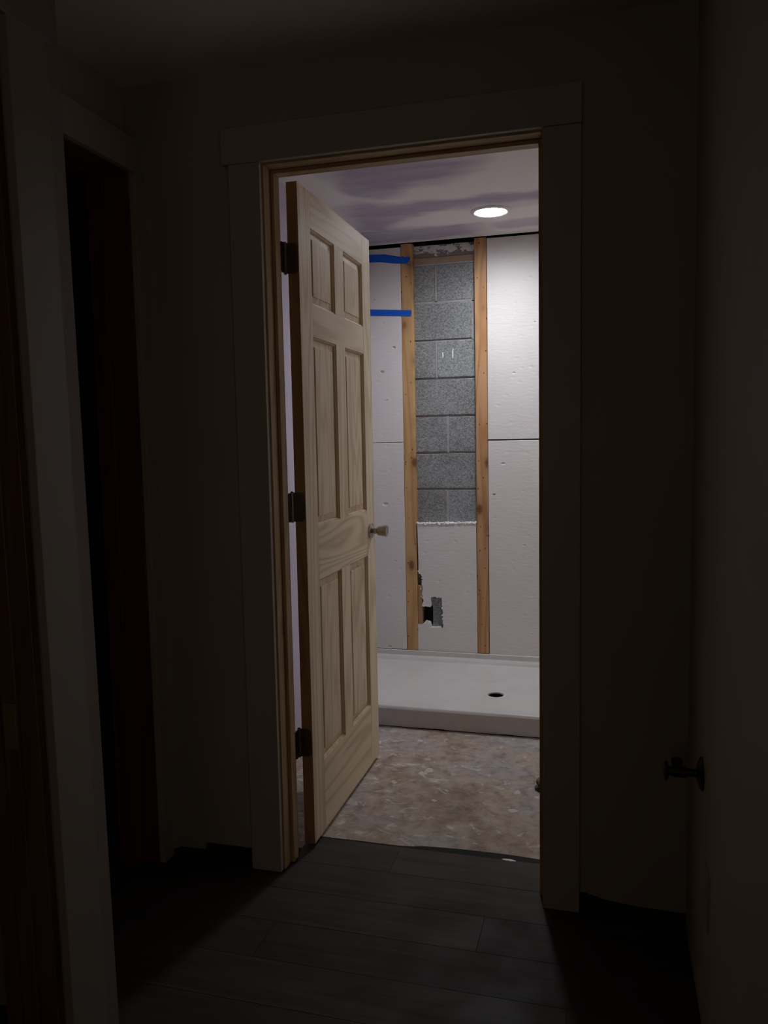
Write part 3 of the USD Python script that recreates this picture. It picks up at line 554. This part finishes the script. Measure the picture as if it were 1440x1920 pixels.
# knob set: axis along door thickness at u = .690, z = .93
KU, KZ = .6905, .930 - ZB
kd = group_xf('door_knob', door); kd.SetCustomDataByKey('label', 'brushed nickel round door knob')
knob_p = [(0, .0285), (.0125, .0285), (.0158, .0290), (.0176, .0308), (.0188, .0345), (.0205, .0480), (.0224, .0590), (.0232, .0625), (.0230, .0650), (.0212, .0672), (.0190, .0672), (.0172, .0655), (.010, .0648), (0, .0648)]
rose_p = [(0, 0), (.0318, 0), (.0322, .0025), (.030, .0060), (.025, .0088), (.018, .0105), (.0135, .0120), (.0125, .0140), (.0120, .022), (.0120, .0285), (0, .0285)]
def knob_mesh(prof, side):
    m = lathe(prof, 48)
    v = m.vertices.copy()                                  # (x, y, h): h is distance out of the face
    out = -v[:, 2] if side == 0 else DT + v[:, 2]
    f = m.faces[:, ::-1] if side == 0 else m.faces
    m2 = trimesh.Trimesh(np.c_[KU + v[:, 0], out, KZ + v[:, 1]], f, process=False)
    m2.fix_normals(); return m2
for side in (0, 1):
    obj('rosette', door_place(knob_mesh(rose_p, side)), nickel, kd, smooth=30)
    obj('knob', door_place(knob_mesh(knob_p, side)), nickel, kd, smooth=30)
dpart('latch_plate', bx(DW - .0005, DW + .0012, DT / 2 - .0127, DT / 2 + .0127, KZ - .0285, KZ + .0285, .0005), chrome)
dpart('nick', cat_(bx(.250, .2525, -.0004, .001, 1.978, 1.988, .0003), bx(.252, .2545, -.0004, .001, 1.975, 1.982, .0003)), foam_torn)

# ------------------------------------------------------------------ threshold: black underlay showing past the last planks
up = [(.030, .222), (W - .006, .222), (W - .006, .253), (.74, .257), (.68, .2615), (.62, .2635), (.55, .2635), (.49, .262), (.42, .257), (.372, .252), (.345, .243), (.31, .2385), (.25, .238), (.19, .2385), (.11, .2375), (.03, .237)]
um = trimesh.creation.extrude_polygon(Polygon(up), .0025, engine='earcut'); um.apply_translation([0, 0, FZ + .0006])
tag(obj('underlay_edge', um, underlay), 'black underlay strip showing at the plank edge in the doorway', 'underlay')
fl = trimesh.creation.icosphere(subdivisions=2, radius=1.0); fl.apply_scale([.022, .006, .0012]); v = fl.vertices.copy(); v[:, 1] += (meshkit.noise(v * 300) - .5) * .004; fl.vertices = v; fl.apply_translation([.648, .2275, .0012])
tag(obj('plaster_fleck', fl, foam_torn), 'tiny white plaster fleck on the plank edge', 'fleck')

# ------------------------------------------------------------------ stop valve on the hall's right wall
VY, VZ = -.300, .541
sv = tag(group_xf('shutoff_valve'), 'small water shutoff valve sticking out of the dim hall wall', 'valve')
esc = obj('escutcheon', lathe([(.009, -.001), (.037, -.001), (.037, .0015), (.034, .005), (.026, .009), (.016, .012), (.012, .013), (.009, .013)], 40, '-x', (BX, VY, VZ)), chrome, sv, smooth=30)
obj('stub_pipe', lathe([(0, 0), (.0085, 0), (.0085, .034), (.0125, .034), (.0125, .046), (0, .046)], 24, '-x', (BX, VY, VZ)), chrome, sv, smooth=30)
body = cat_(lathe([(0, .044), (.0115, .044), (.0125, .048), (.0125, .060), (.0105, .064), (.0085, .070), (0, .070)], 24, '-x', (BX, VY, VZ)),
            lathe([(0, 0), (.0085, 0), (.0085, .016), (.0115, .016), (.0115, .028), (.0095, .029), (0, .029)], 24, 'z', (BX - .053, VY, VZ)))
obj('valve_body', body, chrome, sv, smooth=30)
hd = trimesh.creation.icosphere(subdivisions=3, radius=1.0); v = hd.vertices.copy(); ang = np.arctan2(v[:, 1], v[:, 2])
hd.vertices = np.c_[v[:, 0] * .0065, v[:, 1] * .021 * (1 + .06 * np.cos(6 * ang)), v[:, 2] * .0125 * (1 + .1 * np.cos(6 * ang))]
hd.apply_transform(trimesh.transformations.rotation_matrix(math.radians(50), [1, 0, 0])); hd.apply_translation([BX - .0755, VY, VZ])
obj('handle', cat_(hd, lathe([(0, .066), (.004, .066), (.004, .076), (0, .076)], 16, '-x', (BX, VY, VZ))), chrome, sv, smooth=30)

# ------------------------------------------------------------------ wall plate low on the same wall
wp = tag(group_xf('outlet_cover'), 'pale outlet cover low on the dim hall wall', 'outlet')
PYC, PZC = -.425, .33
obj('plate', bx(BX - .0055, BX + .001, PYC - .036, PYC + .036, PZC - .058, PZC + .058, .002), trim_paint, wp)
for dz in (-.0195, .0195):
    obj('socket', bx(BX - .0070, BX - .004, PYC - .0165, PYC + .0165, PZC + dz - .014, PZC + dz + .014, .0015), trim_paint, wp)

# ------------------------------------------------------------------ dark object peeping past the right jamb: the toe of a shoe on the concrete
sx, sy = .709, .757
pts = []
L = 14
toe = trimesh.creation.icosphere(subdivisions=4, radius=1.0); v = toe.vertices.copy()
v[:, 2] = np.where(v[:, 2] < -.55, -.55 + (v[:, 2] + .55) * .1, v[:, 2])
s_ = 1 - .25 * np.clip(v[:, 0], 0, 1)
toe.vertices = np.c_[v[:, 0] * .135 + .135 - .024, v[:, 1] * .047, (v[:, 2] + .6) * .038 * (1 + .55 * np.clip((v[:, 0] + .2), 0, 1))]
shoe = tag(group_xf('shoe'), 'dark rounded shoe toe showing past the door frame', 'shoe')
toe.apply_translation([sx, sy, FZ + .006])
shoe_black = plain('shoe_dark', (.022, .018, .019), .5)
shoe_grey = plain('shoe_grey', (.22, .20, .20), .6)
obj('upper', toe, shoe_black, shoe, smooth=True)
th_ = np.linspace(0, 2 * math.pi, 49)[:-1]
sole = Polygon([(.135 - .024 + .140 * math.cos(t) + sx, sy + .050 * math.sin(t)) for t in th_])
sm = trimesh.creation.extrude_polygon(sole, .010, engine='earcut'); sm.apply_translation([0, 0, FZ + .0003]); obj('sole', sm, shoe_black, shoe)
band_ = [toe.vertices.copy()]
bm = toe.copy(); bm.apply_translation([-sx, -sy, -FZ - .006])
bm = to_man(trimesh.Trimesh(bm.vertices * [1.012, 1.03, 1.03], bm.faces, process=False))
cutb = bx(-.008, .006, -.1, .1, -.1, .2); cutb.apply_transform(trimesh.transformations.rotation_matrix(math.radians(-38), [0, 1, 0], [.0, 0, .02]))
bm = bm ^ to_man(cutb)
bm = bm.translate((sx, sy, FZ + .006))
obj('toe_stripe', bm, shoe_grey, shoe)
